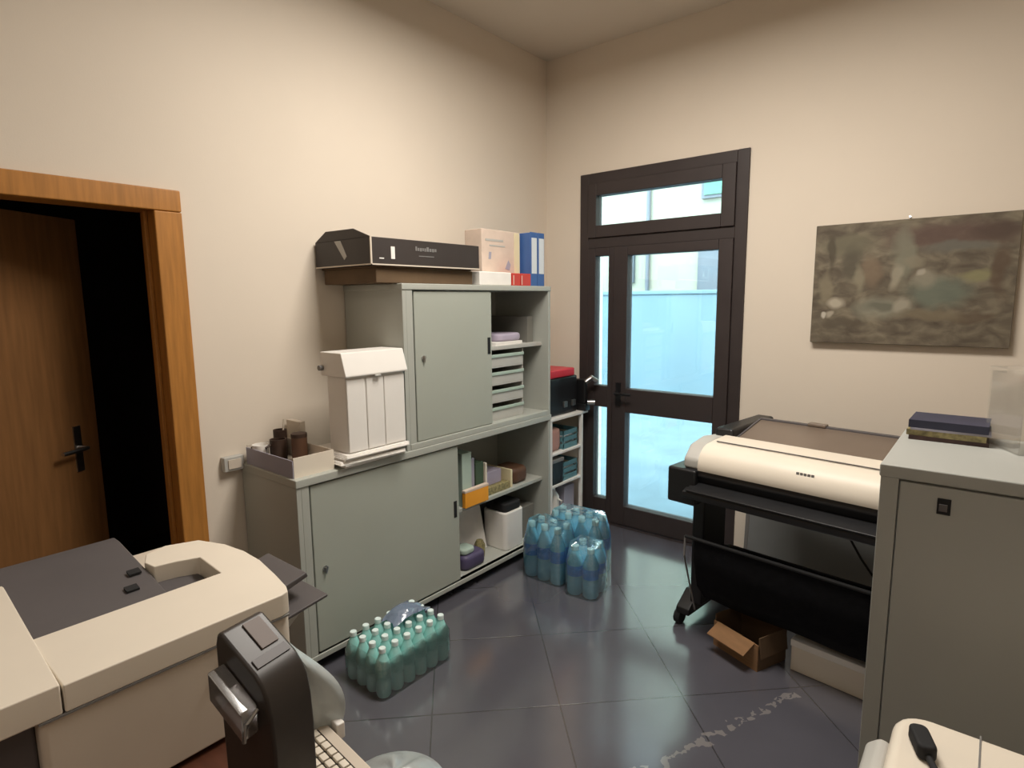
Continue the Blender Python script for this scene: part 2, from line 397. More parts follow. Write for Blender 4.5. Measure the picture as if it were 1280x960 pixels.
UY0, UY1, UZ0, UH = 1.812, 2.985, LH, 0.798
up = thing('storage_cabinet', 'shorter grey green sliding door cabinet stacked on top of the long low cabinet', 'cabinet', (XW, UY0, UZ0))
Wu = UY1-UY0
bm = MB().box(0, D, 0, t, 0, UH).box(0, D, Wu-t, Wu, 0, UH).box(0, t, t, Wu-t, 0, UH).box(0, D, t, Wu-t, 0, 0.025)
bm.box(D-0.018, D, t, t+0.04, 0.025, UH-0.03)
bm.build('carcass', 'cab', up, 0.002)
MB().box(-0.003, D+0.004, -0.003, Wu+0.003, UH-0.03, UH).build('top_panel', 'cab', up, 0.004)
MB().box(D-0.03, D+0.003, t, Wu-t, 0.0, 0.03).build('door_rail', 'cab', up, 0.003)
MB().box(t, D-0.05, t, Wu-t, 0.435, 0.457).build('shelf', 'ltgrey', up, 0.002)
sliding_door(up, 0.075, 0.63, 0.032, UH-0.036, D-0.006, 0.605, 0.47, (0.125, 0.44))
MB().box(D-0.052, D-0.036, 0.06, 0.66, 0.032, UH-0.036).build('rear_sliding_door', 'cabdoor', up, 0.003)

# paper trays inside the upper cabinet
def paper_tray(z, label):
    o = thing('letter_tray', label, 'tray', (-2.40, 2.64, z), 0, 'grey trays stacked in the upper cabinet')
    b = MB().box(-0.14, 0.19, -0.15, 0.15, 0, 0.006).box(-0.14, 0.19, -0.15, -0.144, 0.006, 0.10).box(-0.14, 0.19, 0.144, 0.15, 0.006, 0.10).box(-0.14, -0.134, -0.144, 0.144, 0.006, 0.10)
    b.box(0.184, 0.19, -0.144, 0.144, 0.006, 0.075)
    b.build('tray_body', 'ltgrey', o, 0.002)
    MB().box(0.19, 0.197, -0.15, 0.15, 0.06, 0.078).build('front_lip', 'palegreen', o, 0.002)
    MB().box(-0.12, 0.17, -0.13, 0.13, 0.006, 0.035).build('paper', 'paper', o)
for i, w in enumerate(('lowest grey letter tray standing on the bottom of the upper cabinet', 'second grey letter tray up in the upper cabinet',
                       'third grey letter tray up in the upper cabinet', 'topmost grey letter tray, right under the upper cabinet shelf')):
    paper_tray(UZ0+0.025+0.102*i, w)
z = UZ0+0.457
o = MB().box(-2.50, -2.22, 2.52, 2.80, z, z+0.018, rot=Matrix.Rotation(0.1, 3, 'Z')); tag(o.build('paper_pile', 'paper'), 'flat pile of white paper on the shelf of the upper cabinet', 'paper')
o = MB().prism(rrect(-2.45, -2.24, 2.60, 2.83, 0.05), 'z', z+0.019, z+0.065); tag(o.build('cloth_bundle', 'lilac', None, 0.015, 3), 'soft pale bundle lying on the paper on the upper cabinet shelf', 'bundle')
o = MB().box(-2.55, -2.25, 2.885, 2.945, z, z+0.16)
tag(o.build('box_file', 'cabin', None, 0.003), 'dull grey file standing against the right side inside the upper cabinet', 'file')

# things on top of the upper cabinet
TZ = UZ0+UH
lc = thing('carton', 'brown flat cardboard carton under the long black box', 'box', (-2.38, 1.99, TZ))
MB().box(-0.20, 0.205, -0.30, 0.33, 0, 0.07).build('carton_body', 'shadecard', lc, 0.004)
MB().box(-0.21, 0.215, -0.305, 0.31, 0.07, 0.078).build('lid', 'cardin', lc, 0.002)
bc = thing('long_box', 'long black printed box lying on the brown carton above the upper cabinet', 'box', (-2.375, 2.0, TZ+0.078), math.radians(-1.0))
MB().box(-0.215, 0.225, -0.345, 0.345, 0, 0.122).build('box_body', 'blackcard', bc, 0.003)
b = MB().box(0.2225, 0.2275, -0.3475, -0.3395, 0.004, 0.122).box(0.2225, 0.2275, -0.3395, 0.345, 0.0, 0.006).box(-0.215, 0.2225, -0.3475, -0.343, 0.0, 0.006)
b.build('white_edging', 'ivory2', bc)
MB().box(0.2255, 0.227, -0.235, -0.213, 0.03, 0.085).build('white_mark', 'white', bc); MB().box(0.2255, 0.227, -0.30, -0.275, 0.028, 0.033).build('white_dash', 'white', bc)
b = MB()
random.seed(3)
yy = -0.09
for k in range(9):
    w = random.uniform(0.008, 0.014); b.box(0.2255, 0.2268, yy, yy+w, 0.072+0.003*random.random(), 0.088+(0.006 if k in (0, 5) else 0)); yy += w+0.004
b.box(0.2255, 0.2268, -0.07, 0.025, 0.048, 0.052)
b.build('faint_lettering', 'midgrey', bc)
fl = MB(); fl.prism([(-0.215, 0.122), (0.225, 0.122), (0.10, 0.165), (-0.12, 0.168)], 'y', -0.345, -0.340); fl.build('raised_flap', 'blackcard', bc, 0.001)
MB().prism([(-0.05, 0.118), (0.0, 0.118), (0.045, 0.045), (0.025, 0.03)], 'y', -0.3465, -0.345).build('tape', 'ltgrey', bc)

pb = thing('box_file', 'pale pink printed magazine box standing behind the small white box', 'file', (-2.36, 2.635, TZ))
MB().box(-0.03, 0.10, -0.145, 0.19, 0, 0.315).build('file_body', 'pink', pb, 0.004)
MB().box(0.10, 0.102, 0.14, 0.19, 0.0, 0.31).build('spine_strip', 'yellowish', pb)
MB().box(0.10, 0.1015, -0.115, 0.04, 0.25, 0.262).build('printed_line', 'ltgrey', pb)
MB().box(0.10, 0.1015, -0.08, 0.055, 0.222, 0.23).build('printed_line', 'ltgrey', pb)
MB().prism([(0.055, 0.10), (0.095, 0.09), (0.105, 0.125), (0.085, 0.15)], 'x', 0.10, 0.1015).build('printed_emblem', 'lavender', pb)
MB().prism([(-0.09, 0.15), (-0.07, 0.15), (-0.065, 0.19), (-0.085, 0.19)], 'x', 0.10, 0.1015).build('printed_emblem', 'lavender', pb)
o = MB().box(-2.255, -2.16, 2.36, 2.625, TZ, TZ+0.072); tag(o.build('small_box', 'paper', None, 0.004), 'small white box in front of the pink magazine box', 'box')
for k, (y0, y1, lab) in enumerate(((2.629, 2.70, 'red box next to the small white box on the upper cabinet'), (2.704, 2.80, 'red box next to the blue binders on the upper cabinet'))):
    o = thing('red_box', lab, 'box', (-2.205, y0, TZ), 0, 'red boxes on the upper cabinet')
    MB().box(-0.05, 0.05, 0, y1-y0, 0, 0.07).build('box_body', 'red', o, 0.003)
    MB().box(0.05, 0.0515, 0.008, 0.014, 0.005, 0.058).build('light_stripe', 'pink', o)
for k, (y0, lab) in enumerate(((2.842, 'blue lever arch binder nearer the pink box'), (2.914, 'blue lever arch binder at the right end of the upper cabinet top'))):
    o = thing('ring_binder', lab, 'binder', (-2.19, y0, TZ), 0, 'blue binders on the upper cabinet')
    MB().box(-0.28, -0.003, 0.003, 0.065, 0, 0.315).build('cover', 'blue', o, 0.003)
    MB().box(-0.006, 0, 0, 0.068, 0, 0.318).build('spine', 'blue', o, 0.003)
    MB().box(0, 0.0015, 0.012, 0.062, 0.075, 0.285).build('spine_label', 'bluelabel', o)

# ------------------------------------------------------------------ things on the low cabinet
LZ = LH
for k, (rz, dx, dy, th, lab) in enumerate(((0.04, -0.01, 0.0, 0.018, 'lowest bundle of the paper stack under the tall white dispenser'),
                                      (-0.05, 0.005, -0.01, 0.013, 'second bundle from the bottom of the paper stack under the tall white dispenser'),
                                      (0.03, -0.005, 0.0, 0.013, 'third bundle from the bottom of the paper stack under the tall white dispenser'),
                                      (-0.02, 0.01, 0.01, 0.013, 'top bundle of the paper stack, right under the tall white dispenser'))):
    zb = LZ+(0, 0.0185, 0.032, 0.0455)[k]
    b = MB()
    for q in range(3):
        sh = 0.006*(q-1)*(-1)**k
        b.box(-0.135+sh, 0.135+sh, -0.175-sh*0.7, 0.168-sh*0.7, th*q/3, th*(q+0.9)/3)
    b.box(-0.13, 0.13, -0.165, 0.155, 0, th)
    o = b.build('paper_bundle', 'paper', None, 0, 2, (-2.258+dx, 1.618+dy, zb), rz)
    tag(o, lab, 'paper', 'paper bundles on the low cabinet')
dz0 = LZ+0.059
ds = thing('dispenser', 'tall white dispenser with a slanted hood standing on the paper stack', 'dispenser', (-2.20, 1.635, dz0))
b = MB().box(-0.075, 0.062, -0.158, 0.158, 0, 0.335)
for y in (-0.158, -0.056, 0.042): b.box(0.062, 0.069, y, y+0.094 if y < 0.04 else 0.158, 0.004, 0.325)
b.build('body', 'white', ds, 0.004)
MB().prism([(-0.10, 0.335), (0.082, 0.335), (0.085, 0.342), (0.055, 0.44), (-0.10, 0.44)], 'y', -0.172, 0.168).build('hood', 'white', ds, 0.004)
MB().box(0.068, 0.088, -0.02, 0.012, 0.328, 0.336).build('latch', 'ltgrey', ds, 0.002)
MB().tube([(-0.085, -0.172, 0.37), (-0.085, -0.19, 0.37)], 0.012).build('side_knob', 'midgrey', ds)

ob = thing('open_box', 'open cream cardboard tray at the near end of the low cabinet', 'box', (-2.36, 1.36, LZ))
b = MB().box(-0.20, 0.185, -0.125, 0.065, 0, 0.004).box(-0.20, 0.185, 0.061, 0.065, 0.004, 0.085).box(-0.20, -0.196, -0.125, 0.061, 0.004, 0.085)
b.build('tray_body', 'ivory2', ob)
MB().box(0.181, 0.186, -0.125, 0.065, 0.0, 0.085).build('front_panel', 'ivory', ob)
MB().box(-0.20, 0.184, -0.129, -0.125, 0.0, 0.075).build('side_panel', 'lavender', ob)
its = [('mug', 'dark brown mug standing in the open cream tray', 'mug', 'darkbrown', -2.46, 1.33, 0.036, 0.105),
       ('mug', 'dark brown jar near the dispenser in the open cream tray', 'jar', 'brown', -2.36, 1.375, 0.034, 0.12),
       ('mug', 'black beaker behind the others in the open cream tray', 'beaker', 'darkbrown', -2.53, 1.38, 0.030, 0.13)]
for n, lab, cat, m, x, y, r, h in its:
    o = thing({'mug': 'mug', 'jar': 'jar', 'beaker': 'beaker'}[cat], lab, cat, (x, y, LZ+0.004))
    MB().lathe([(r*0.9, 0), (r, 0.01), (r, h), (r*0.88, h), (r*0.85, 0.01)], 16).build('vessel', m, o)
    if cat == 'mug': MB().tube([(0, -r, h*0.8), (0, -r-0.022, h*0.72), (0, -r-0.022, h*0.4), (0, -r, h*0.28)], 0.005).build('handle', m, o)
    elif cat == 'jar': MB().lathe([(r*1.02, h), (r*1.02, h+0.016), (r*0.9, h+0.018)], 16).build('lid', 'darkbrown', o)
    else: MB().tube([(0.005, 0, 0.02), (0.02, 0.012, h+0.05)], 0.004).build('stirrer', 'ivory', o)
o = MB().lathe([(0.026, 0), (0.036, 0.085), (0.033, 0.085), (0.024, 0.006)], 16, 0, (-2.505, 1.27, LZ+0.004))
tag(o.build('paper_cup', 'paper'), 'white paper cup at the wall side of the open cream tray', 'cup')
o = MB().box(-2.585, -2.47, 1.445, 1.475, LZ, LZ+0.165)
tag(o.build('small_card_box', 'ivory2', None, 0.003), 'upright beige card box between the open tray and the dispenser', 'box')
o = MB().box(-2.575, -2.535, 1.232+0.02, 1.232+0.07, LZ+0.004, LZ+0.075, rot=Matrix.Rotation(0.3, 3, 'Z')); tag(o.build('black_block', 'black', None, 0.006), 'small black gadget in the corner of the open cream tray by the wall', 'gadget')

# ------------------------------------------------------------------ contents of the open half of the low cabinet
SZ = 0.457
def boxthing(name, m, x0, x1, y0, y1, z0, z1, label, cat, bevel=0.003, rot=None, group=None):
    o = MB().box(x0, x1, y0, y1, z0, z1, rot=rot).build(name, m, None, bevel); return tag(o, label, cat, group)
boxthing('magazine_file', 'palegreen', -2.50, -2.20, 2.235, 2.31, SZ, SZ+0.30, 'pale green file on the cabinet shelf, behind the orange box', 'file')
boxthing('magazine_file', 'lavender', -2.50, -2.225, 2.315, 2.36, SZ, SZ+0.25, 'grey blue file between the pale green and dark green files', 'file')
boxthing('magazine_file', 'green', -2.50, -2.22, 2.365, 2.43, SZ, SZ+0.215, 'dark green file in the middle of the cabinet shelf', 'file')
boxthing('book', 'ivory', -2.48, -2.21, 2.435, 2.45, SZ, SZ+0.205, 'thin cream book standing beside the dark green file', 'book')
ob2 = thing('orange_box', 'bright orange box at the front of the cabinet shelf next to the door pull', 'box', (-2.19, 2.225, SZ))
MB().box(-0.005, 0.02, 0, 0.19, 0, 0.085).build('carton', 'orange', ob2, 0.003)
MB().box(-0.006, 0.021, -0.001, 0.191, 0.085, 0.10).build('lid', 'pink', ob2, 0.002)
boxthing('book', 'lilac', -2.46, -2.25, 2.46, 2.62, SZ+0.045, SZ+0.125, 'lilac box lying on the olive box on the cabinet shelf', 'box')
boxthing('carton', 'olive', -2.47, -2.215, 2.457, 2.66, SZ, SZ+0.044, 'olive patterned flat box under the lilac box', 'box')
boxthing('book', 'yellowish', -2.42, -2.215, 2.67, 2.685, SZ, SZ+0.11, 'thin pale yellow booklet standing by the brown pouch', 'booklet')
pz = MB().prism(rrect(-2.40, -2.22, 2.70, 2.86, 0.05), 'z', SZ, SZ+0.10)
tag(pz.build('pouch', 'brown', None, 0.03, 3), 'brown leather pouch at the right end of the cabinet shelf', 'pouch')
FZ = 0.08
o = MB().box(-2.33, -2.32, 2.22, 2.56, FZ+0.002, FZ+0.335, rot=Matrix.Rotation(math.radians(-12), 3, 'Y'), pivot=(-2.325, 2.3, FZ+0.002))
tag(o.build('white_board', 'paper', None, 0.002), 'white sheet leaning inside the bottom of the low cabinet', 'sheet')
pk = thing('plastic_bag', 'small purple and green bag on the cabinet floor in front of the white sheet', 'bag', (-2.255, 2.32, FZ))
MB().prism(rrect(-0.06, 0.07, -0.09, 0.09, 0.04), 'z', 0, 0.085).build('bag_body', 'purple', pk, 0.025, 3)
MB().prism(rrect(-0.045, 0.05, -0.08, 0.02, 0.03), 'z', 0.085, 0.12).build('pale_wrapper', 'palegreen', pk, 0.012, 3)
MB().lathe([(0.03, 0), (0.034, 0.07), (0.02, 0.10)], 12, 0, (-0.02, 0.125, 0)).build('green_cap', 'olive', pk)
cn = thing('canister', 'white plastic canister with a black lid on the cabinet floor', 'canister', (-2.29, 2.675, FZ))
MB().prism(rrect(-0.09, 0.10, -0.09, 0.09, 0.03), 'z', 0, 0.235).build('container', 'white', cn, 0.008)
MB().prism(rrect(-0.08, 0.09, -0.08, 0.08, 0.03), 'z', 0.235, 0.285).build('lid', 'blackmat', cn, 0.008)
boxthing('carton', 'cabin', -2.45, -2.24, 2.785, 2.93, FZ, FZ+0.2, 'grey box at the right end of the cabinet floor', 'box')

# ------------------------------------------------------------------ white rack in the back corner
SX0, SX1, SY0, SY1, SH = -2.59, -2.20, 3.06, 3.45, 0.815
rk = thing('rack', 'white metal shelf rack in the back corner beside the glass door', 'rack', (SX0, SY0, 0))
w, d = SX1-SX0, SY1-SY0
for x, y in ((0, 0), (w-0.022, 0), (0, d-0.022), (w-0.022, d-0.022)):
    MB().box(x, x+0.022, y, y+0.022, 0, SH-0.02).build('post', 'white', rk, 0.002)
for zz in (0.10, 0.34, 0.56): MB().box(0.002, w-0.002, 0.002, d-0.002, zz, zz+0.016).build('shelf', 'white', rk, 0.002)
MB().box(-0.004, w+0.004, -0.004, d+0.06, SH-0.02, SH).build('rack_top', 'white', rk, 0.003)
tcs = thing('tool_case', 'black tool case with a bright red lid on top of the white rack', 'case', (-2.40, 3.22, SH))
MB().box(-0.16, 0.17, -0.15, 0.20, 0, 0.255).build('case_body', 'black', tcs, 0.012)
MB().box(-0.165, 0.175, -0.155, 0.16, 0.255, 0.31).build('lid', 'redlid', tcs, 0.01)
for y in (0.02, 0.12): MB().box(0.17, 0.186, y, y+0.04, 0.05, 0.09).build('latch', 'steel', tcs, 0.003)
hp = thing('clamp_device', 'small black and chrome device at the rack edge, in front of the glass door frame', 'device', (-2.235, 3.465, SH))
MB().box(-0.05, 0.06, -0.028, 0.035, 0, 0.05).build('base', 'black', hp, 0.006)
MB().box(-0.045, 0.05, -0.02, 0.02, 0.05, 0.22).build('column', 'black', hp, 0.008)
MB().tube([(0.05, -0.01, 0.20), (0.08, 0.02, 0.235), (0.105, 0.05, 0.205)], 0.017).build('lever', 'steel', hp)
MB().tube([(0.06, 0.0, 0.06), (0.10, 0.03, 0.06)], 0.019).build('knob', 'steel', hp)
boxthing('plastic_bag', 'skin', -2.44, -2.225, 3.09, 3.222, 0.576, 0.735, 'rosy pouch on the upper shelf of the white rack', 'pouch', 0.03)
o = thing('storage_box', 'small black box on the middle shelf of the white rack', 'box', (-2.32, 3.16, 0.356))
MB().box(-0.12, 0.11, -0.06, 0.06, 0, 0.15).build('box_body', 'black', o, 0.004); MB().box(-0.125, 0.115, -0.065, 0.065, 0.15, 0.175).build('lid', 'midgrey', o, 0.004)
def crate(z, lab):
    o = thing('crate', lab, 'crate', (-2.34, 3.32, z), 0, 'teal crates on the white rack')
    b = MB().box(-0.12, 0.12, -0.085, 0.09, 0, 0.006)
    for s in (0.0, 0.045, 0.09):
        b.box(0.114, 0.12, -0.085, 0.09, s+0.006, s+0.036).box(-0.12, -0.114, -0.085, 0.09, s+0.006, s+0.036).box(-0.114, 0.114, -0.085, -0.079, s+0.006, s+0.036).box(-0.114, 0.114, 0.084, 0.09, s+0.006, s+0.036)
    for x in (-0.12, 0.112):
        for y in (-0.085, 0.082): b.box(x, x+0.008, y, y+0.008, 0.006, 0.126)
    b.build('crate_body', 'teal', o, 0.001)
    MB().box(-0.10, 0.10, -0.07, 0.075, 0.007, 0.08).build('contents', 'bluelabel', o)
crate(0.356, 'teal slatted crate on the middle shelf of the white rack')
crate(0.576, 'teal slatted crate on the upper shelf of the white rack')
o = thing('jug', 'white jug on the bottom shelf of the white rack', 'jug', (-2.29, 3.20, 0.116))
MB().lathe([(0.04, 0), (0.05, 0.02), (0.05, 0.13), (0.025, 0.17), (0.025, 0.19)], 14).build('vessel', 'white', o); MB().tube([(0.048, 0, 0.12), (0.08, 0, 0.11), (0.075, 0, 0.05), (0.048, 0, 0.04)], 0.007).build('handle', 'white', o)
boxthing('carton', 'lavender', -2.45, -2.24, 3.28, 3.40, 0.116, 0.30, 'grey blue box on the bottom shelf of the white rack', 'box')

# ------------------------------------------------------------------ packs of water bottles
def bottle_mesh(r, h, body, capm, labm, seg=12):
    b = MB().lathe([(r*0.85, 0), (r, 0.012), (r, h*0.30), (r*0.93, h*0.34), (r, h*0.38), (r, h*0.62), (r*0.95, h*0.68), (r*0.55, h*0.84), (r*0.36, h*0.91)], seg)
    root = b.build('bottle', body)
    c = MB().lathe([(r*0.46, h*0.905), (r*0.46, h*0.99), (r*0.40, h)], seg).build('cap', capm, root)
    l = MB().lathe([(r*1.01, h*0.40), (r*1.01, h*0.61)], seg); l.build('label', labm, root)
    return root
def pack(name, label, loc, rotz, nx, ny, r, h, mats, film='film', top_film=False, group='packs of water bottles on the floor'):
    p = thing(name, label, 'water pack', loc, rotz, group)
    proto = bottle_mesh(r, h, *mats)
    s = 2*r*1.02
    first = True
    for i in range(nx):
        for j in range(ny):
            bt = proto if first else copy_tree(proto, p)
            first = False
            bt.parent = p; bt.location = ((i-(nx-1)/2)*s, (j-(ny-1)/2)*s, 0.003)
            bt.rotation_euler.z = random.uniform(0, 6)
    X, Y = nx*s/2+0.004, ny*s/2+0.004
    rr = r*0.9
    bm = MB(); R0 = rrect(-X, X, -Y, Y, rr, 4)
    prof = []
    levels = [(0.0, 1.0), (h*0.35, 1.0), (h*0.63, 0.995), (h*0.80, 0.93)]
    rings = []
    for zz, k in levels:
        rings.append([bm.bm.verts.new((x*k, y*k, zz+0.001+0.006*math.sin(9*math.atan2(y, x)+zz*40)*(1 if zz > 0 else 0))) for x, y in R0])
    for A, B_ in zip(rings, rings[1:]):
        for k in range(len(A)):
            f = bm.bm.faces.new((A[k], A[(k+1) % len(A)], B_[(k+1) % len(A)], B_[k])); f.smooth = True
    if top_film:
        last = rings[-1]; n = len(last)
        for k_, zz in ((0.8, h*1.0), (0.55, h*1.025), (0.28, h*1.01)):
            nr = [bm.bm.verts.new((x*k_, y*k_, zz+0.003+random.uniform(0, 0.016))) for x, y in R0]
            for k in range(n):
                f = bm.bm.faces.new((last[k], last[(k+1) % n], nr[(k+1) % n], nr[k])); f.smooth = True
            last = nr
        bm.bm.faces.new(last)
    bm.build('wrap_film', film, p)
    return p
p1 = pack('bottle_pack', 'pack of small green water bottles with white caps in front of the low cabinet door', (-1.905, 1.52, 0), 0.0, 4, 6, 0.0315, 0.205, ('bottle_teal', 'cap', 'label_teal'), 'filmclear')
cf = MB()
def crum(u, v):
    random.seed(int(u*100)*37+int(v*100)); j = random.uniform(-0.012, 0.012)
    return (-0.09+0.10*u+j*0.4, -0.02+0.20*v+j, 0.197+0.045*math.sin(PI*v)*math.sin(PI*min(1, 0.25+u*0.6))+j*0.5)
cf.grid(crum, 8, 10, 0, 0.002); cf.build('loose_film', 'filmblue', p1)
big = ('bottle_blue', 'capblue', 'label_blue')
pack('bottle_pack', 'blue wrapped pack of large water bottles against the open end of the low cabinet', (-1.90, 2.63, 0), 0.0, 3, 2, 0.044, 0.32, big, 'film', True)
pack('bottle_pack', 'blue wrapped pack of large water bottles behind the others, nearest the white rack', (-1.83, 2.83, 0), 0.05, 4, 2, 0.044, 0.335, big, 'film', True)
pack('bottle_pack', 'blue wrapped pack of water bottles nearest the middle of the floor', (-1.632, 2.605, 0), 0.12, 2, 2, 0.045, 0.27, big, 'film', True)

# ------------------------------------------------------------------ large format printer
PX, PY, PR = -1.04, 2.645, math.radians(-7)
pl = thing('plotter', 'large format printer with white top cover and black stand by the back wall', 'plotter', (PX, PY, 0), PR)
PL = 1.36
# black main body
MB().prism([(-0.14, 0.835), (-0.15, 0.80), (-0.13, 0.76), (-0.205, 0.735), (-0.205, 0.705), (-0.10, 0.69), (0.42, 0.69), (0.50, 0.74), (0.50, 0.87), (0.05, 0.90), (-0.10, 0.88)], 'x', 0.03, PL-0.03).build('main_body', 'black', pl, 0.006)
MB().prism([(-0.208, 0.737), (-0.208, 0.745), (-0.135, 0.768), (-0.130, 0.760)], 'x', 0.05, PL-0.05).build('output_lip', 'black', pl, 0.002)
# white top cover with rounded front
cv = [(0.10, 0.905), (0.10, 0.945), (0.0, 0.94)] + [(-0.06-0.095*math.sin(a), 0.84+0.095*math.cos(a)) for a in [i*PI/2/7 for i in range(8)]] + [(-0.152, 0.825), (-0.12, 0.825), (-0.05, 0.89)]
MB().prism(cv, 'x', 0.075, PL-0.075, smooth=True).build('top_cover', 'ivory', pl)
MB().box(0.10, PL-0.1, -0.035, -0.028, 0.9405, 0.9435).build('cover_slot', 'dkgrey', pl)
lg = MB()
for k in range(5): lg.box(0.49+0.014*k, 0.500+0.014*k, -0.1395, -0.136, 0.892, 0.902)
lg.bm.transform(Matrix.Translation((0, 0, 0)))
lg.build('faint_logo', 'midgrey', pl)
for x0, x1 in ((0.0, 0.075), (PL-0.075, PL)):
    MB().prism([(0.18, 0.83), (0.18, 0.93), (0.02, 0.945), (-0.09, 0.925), (-0.145, 0.87), (-0.145, 0.825)], 'x', x0, x1).build('end_cap', 'ltgrey', pl, 0.012, 3)
MB().box(-0.065, 0.075, -0.17, 0.10, 0.66, 0.825).build('ink_module', 'black', pl, 0.012, 3)
MB().box(PL-0.075, PL+0.03, -0.17, 0.10, 0.66, 0.825).build('ink_module', 'black', pl, 0.012, 3)
# roll cover at the rear
MB().prism([(0.10, 0.90), (0.10, 0.925), (0.38, 0.985), (0.52, 0.96), (0.58, 0.90), (0.58, 0.86), (0.10, 0.86)], 'x', 0.11, PL-0.11).build('roll_cover', 'rollcover', pl, 0.01)
MB().prism([(0.10, 0.9262), (0.105, 0.93), (0.38, 0.99), (0.38, 0.9855)], 'x', 0.11, 0.12).box(0.11, PL-0.11, 0.375, 0.40, 0.978, 0.992).build('cover_rail', 'dkgrey', pl, 0.002)
MB().box(0.02, 0.11, 0.10, 0.56, 0.86, 0.975).build('roll_bracket', 'black', pl, 0.015, 3)
MB().box(PL-0.11, PL-0.02, 0.10, 0.56, 0.86, 0.975).build('roll_bracket', 'black', pl, 0.015, 3)
MB().box(0.34, 0.42, 0.37, 0.41, 0.985, 1.0).build('cover_catch', 'rollcover', pl, 0.004)
# stand
for x in (-0.015, PL-0.045):
    MB().box(x, x+0.06, -0.02, 0.20, 0.12, 0.69).build('stand_leg', 'black', pl, 0.008)
    ft = MB().prism([(-0.06, 0.065), (-0.06, 0.095), (0.03, 0.16), (0.25, 0.16), (0.44, 0.10), (0.44, 0.065)], 'x', x-0.05 if x < 0.5 else x+0.01, x+0.02 if x < 0.5 else x+0.08).build('stand_foot', 'black', pl, 0.006)
    for y in (-0.03, 0.41):
        xc = x-0.045 if x < 0.5 else x+0.045
        cw = MB().tube([(xc-0.015, y, 0.036), (xc+0.015, y, 0.036)], 0.036, 16); cw.box(xc-0.009, xc+0.009, y-0.02, y+0.02, 0.034, 0.085)
        cw.build('caster', 'blackmat', ft)
MB().tube([(0.10, 0.10, 0.18), (PL-0.10, 0.10, 0.18)], 0.016).build('cross_bar', 'black', pl)
# cloth basket
pts = [(-0.16, 0.51), (-0.155, 0.40), (-0.12, 0.27), (-0.05, 0.19), (0.05, 0.165), (0.15, 0.18), (0.23, 0.24), (0.28, 0.33)]
def bask(u, v):
    f = v*(len(pts)-1); i = min(int(f), len(pts)-2); k = f-i
    y = pts[i][0]*(1-k)+pts[i+1][0]*k; zz = pts[i][1]*(1-k)+pts[i+1][1]*k
    return (0.075+(PL-0.15)*u, y, zz-0.012*math.sin(PI*u)*(1 if 0 < v < 1 else 0)+0.004*math.sin(17*u+5*v))
bk = MB().grid(bask, 24, 28, 0, 0.004)
for x in (0.075, PL-0.079):
    bk.prism([(p[0], p[1]) for p in pts], 'x', x, x+0.004)
bkt = bk.build('basket', 'cloth', pl)
MB().tube([(0.03, -0.16, 0.51), (PL-0.03, -0.16, 0.51)], 0.008).build('basket_rod', 'blackmat', bkt)
MB().tube([(0.03, 0.28, 0.33), (PL-0.03, 0.28, 0.33)], 0.008).build('basket_rod', 'blackmat', bkt)
for x in (0.03, PL-0.03):
    MB().tube([(x, -0.16, 0.51), (x, -0.165, 0.42), (x, -0.05, 0.11)], 0.005).build('basket_arm', 'midgrey', bkt)
    MB().tube([(x, 0.28, 0.33), (x, 0.20, 0.36), (x, 0.17, 0.36)], 0.006).build('basket_arm', 'black', bkt)
MB().tube([(0.28, 0.50, 0.72), (0.30, 0.62, 0.60), (0.42, 0.72, 0.42), (0.50, 0.76, 0.26), (0.62, 0.74, 0.12), (0.70, 0.60, 0.012)], 0.006).build('power_cable', 'blackmat', pl)

pn = thing('added_panel', 'added flat grey panel giving the back wall behind the large format printer its grey tone', 'panel', (-0.36, 3.50, 0))  # added panel, gives the wall area behind the printer its grey tone
MB().box(-0.72, 0.66, -0.004, 0.004, 0, 0.80, rot=Matrix.Rotation(math.radians(-4.5), 3, 'X'), pivot=(0, 0, 0)).build('board', 'panelgrey', pn, 0.002)
MB().box(-0.725, -0.705, -0.007, 0.007, 0, 0.803, rot=Matrix.Rotation(math.radians(-4.5), 3, 'X'), pivot=(0, 0, 0)).build('edge_strip', 'midgrey', pn, 0.001)

# cartons under the large printer
cb = thing('cardboard_box', 'open brown cardboard box on the floor under the plotter basket', 'box', (-0.765, 2.585, 0), math.radians(-22))
b = MB().box(-0.11, 0.13, -0.09, 0.09, 0, 0.004).box(-0.11, 0.13, 0.086, 0.09, 0.004, 0.15).box(-0.11, -0.106, -0.086, 0.086, 0.004, 0.15).box(0.126, 0.13, -0.086, 0.086, 0.004, 0.15)
b.build('box_body', 'cardin', cb)
MB().box(-0.11, 0.13, -0.094, -0.09, 0.0, 0.12).build('front_side', 'card', cb)
MB().prism([(-0.09, 0.118), (-0.09, 0.122), (-0.16, 0.085), (-0.16, 0.081)], 'x', -0.09, 0.11).build('flap', 'card', cb)
MB().prism([(0.1265, 0.148), (0.13, 0.15), (0.142, 0.06), (0.138, 0.059)], 'y', -0.085, 0.085).build('side_flap', 'cardin', cb)
wc = thing('carton', 'low white carton on the floor under the plotter, next to the brown box', 'box', (-0.405, 2.64, 0), math.radians(-7))
MB().box(-0.16, 0.17, -0.10, 0.11, 0, 0.125).build('carton_body', 'ivory', wc, 0.003)
MB().box(-0.163, 0.173, -0.103, 0.113, 0.110, 0.14).build('lid', 'paper', wc, 0.003)
MB().box(-0.10, -0.02, -0.05, -0.02, 0.14, 0.1415).build('printed_mark', 'midgrey', wc)

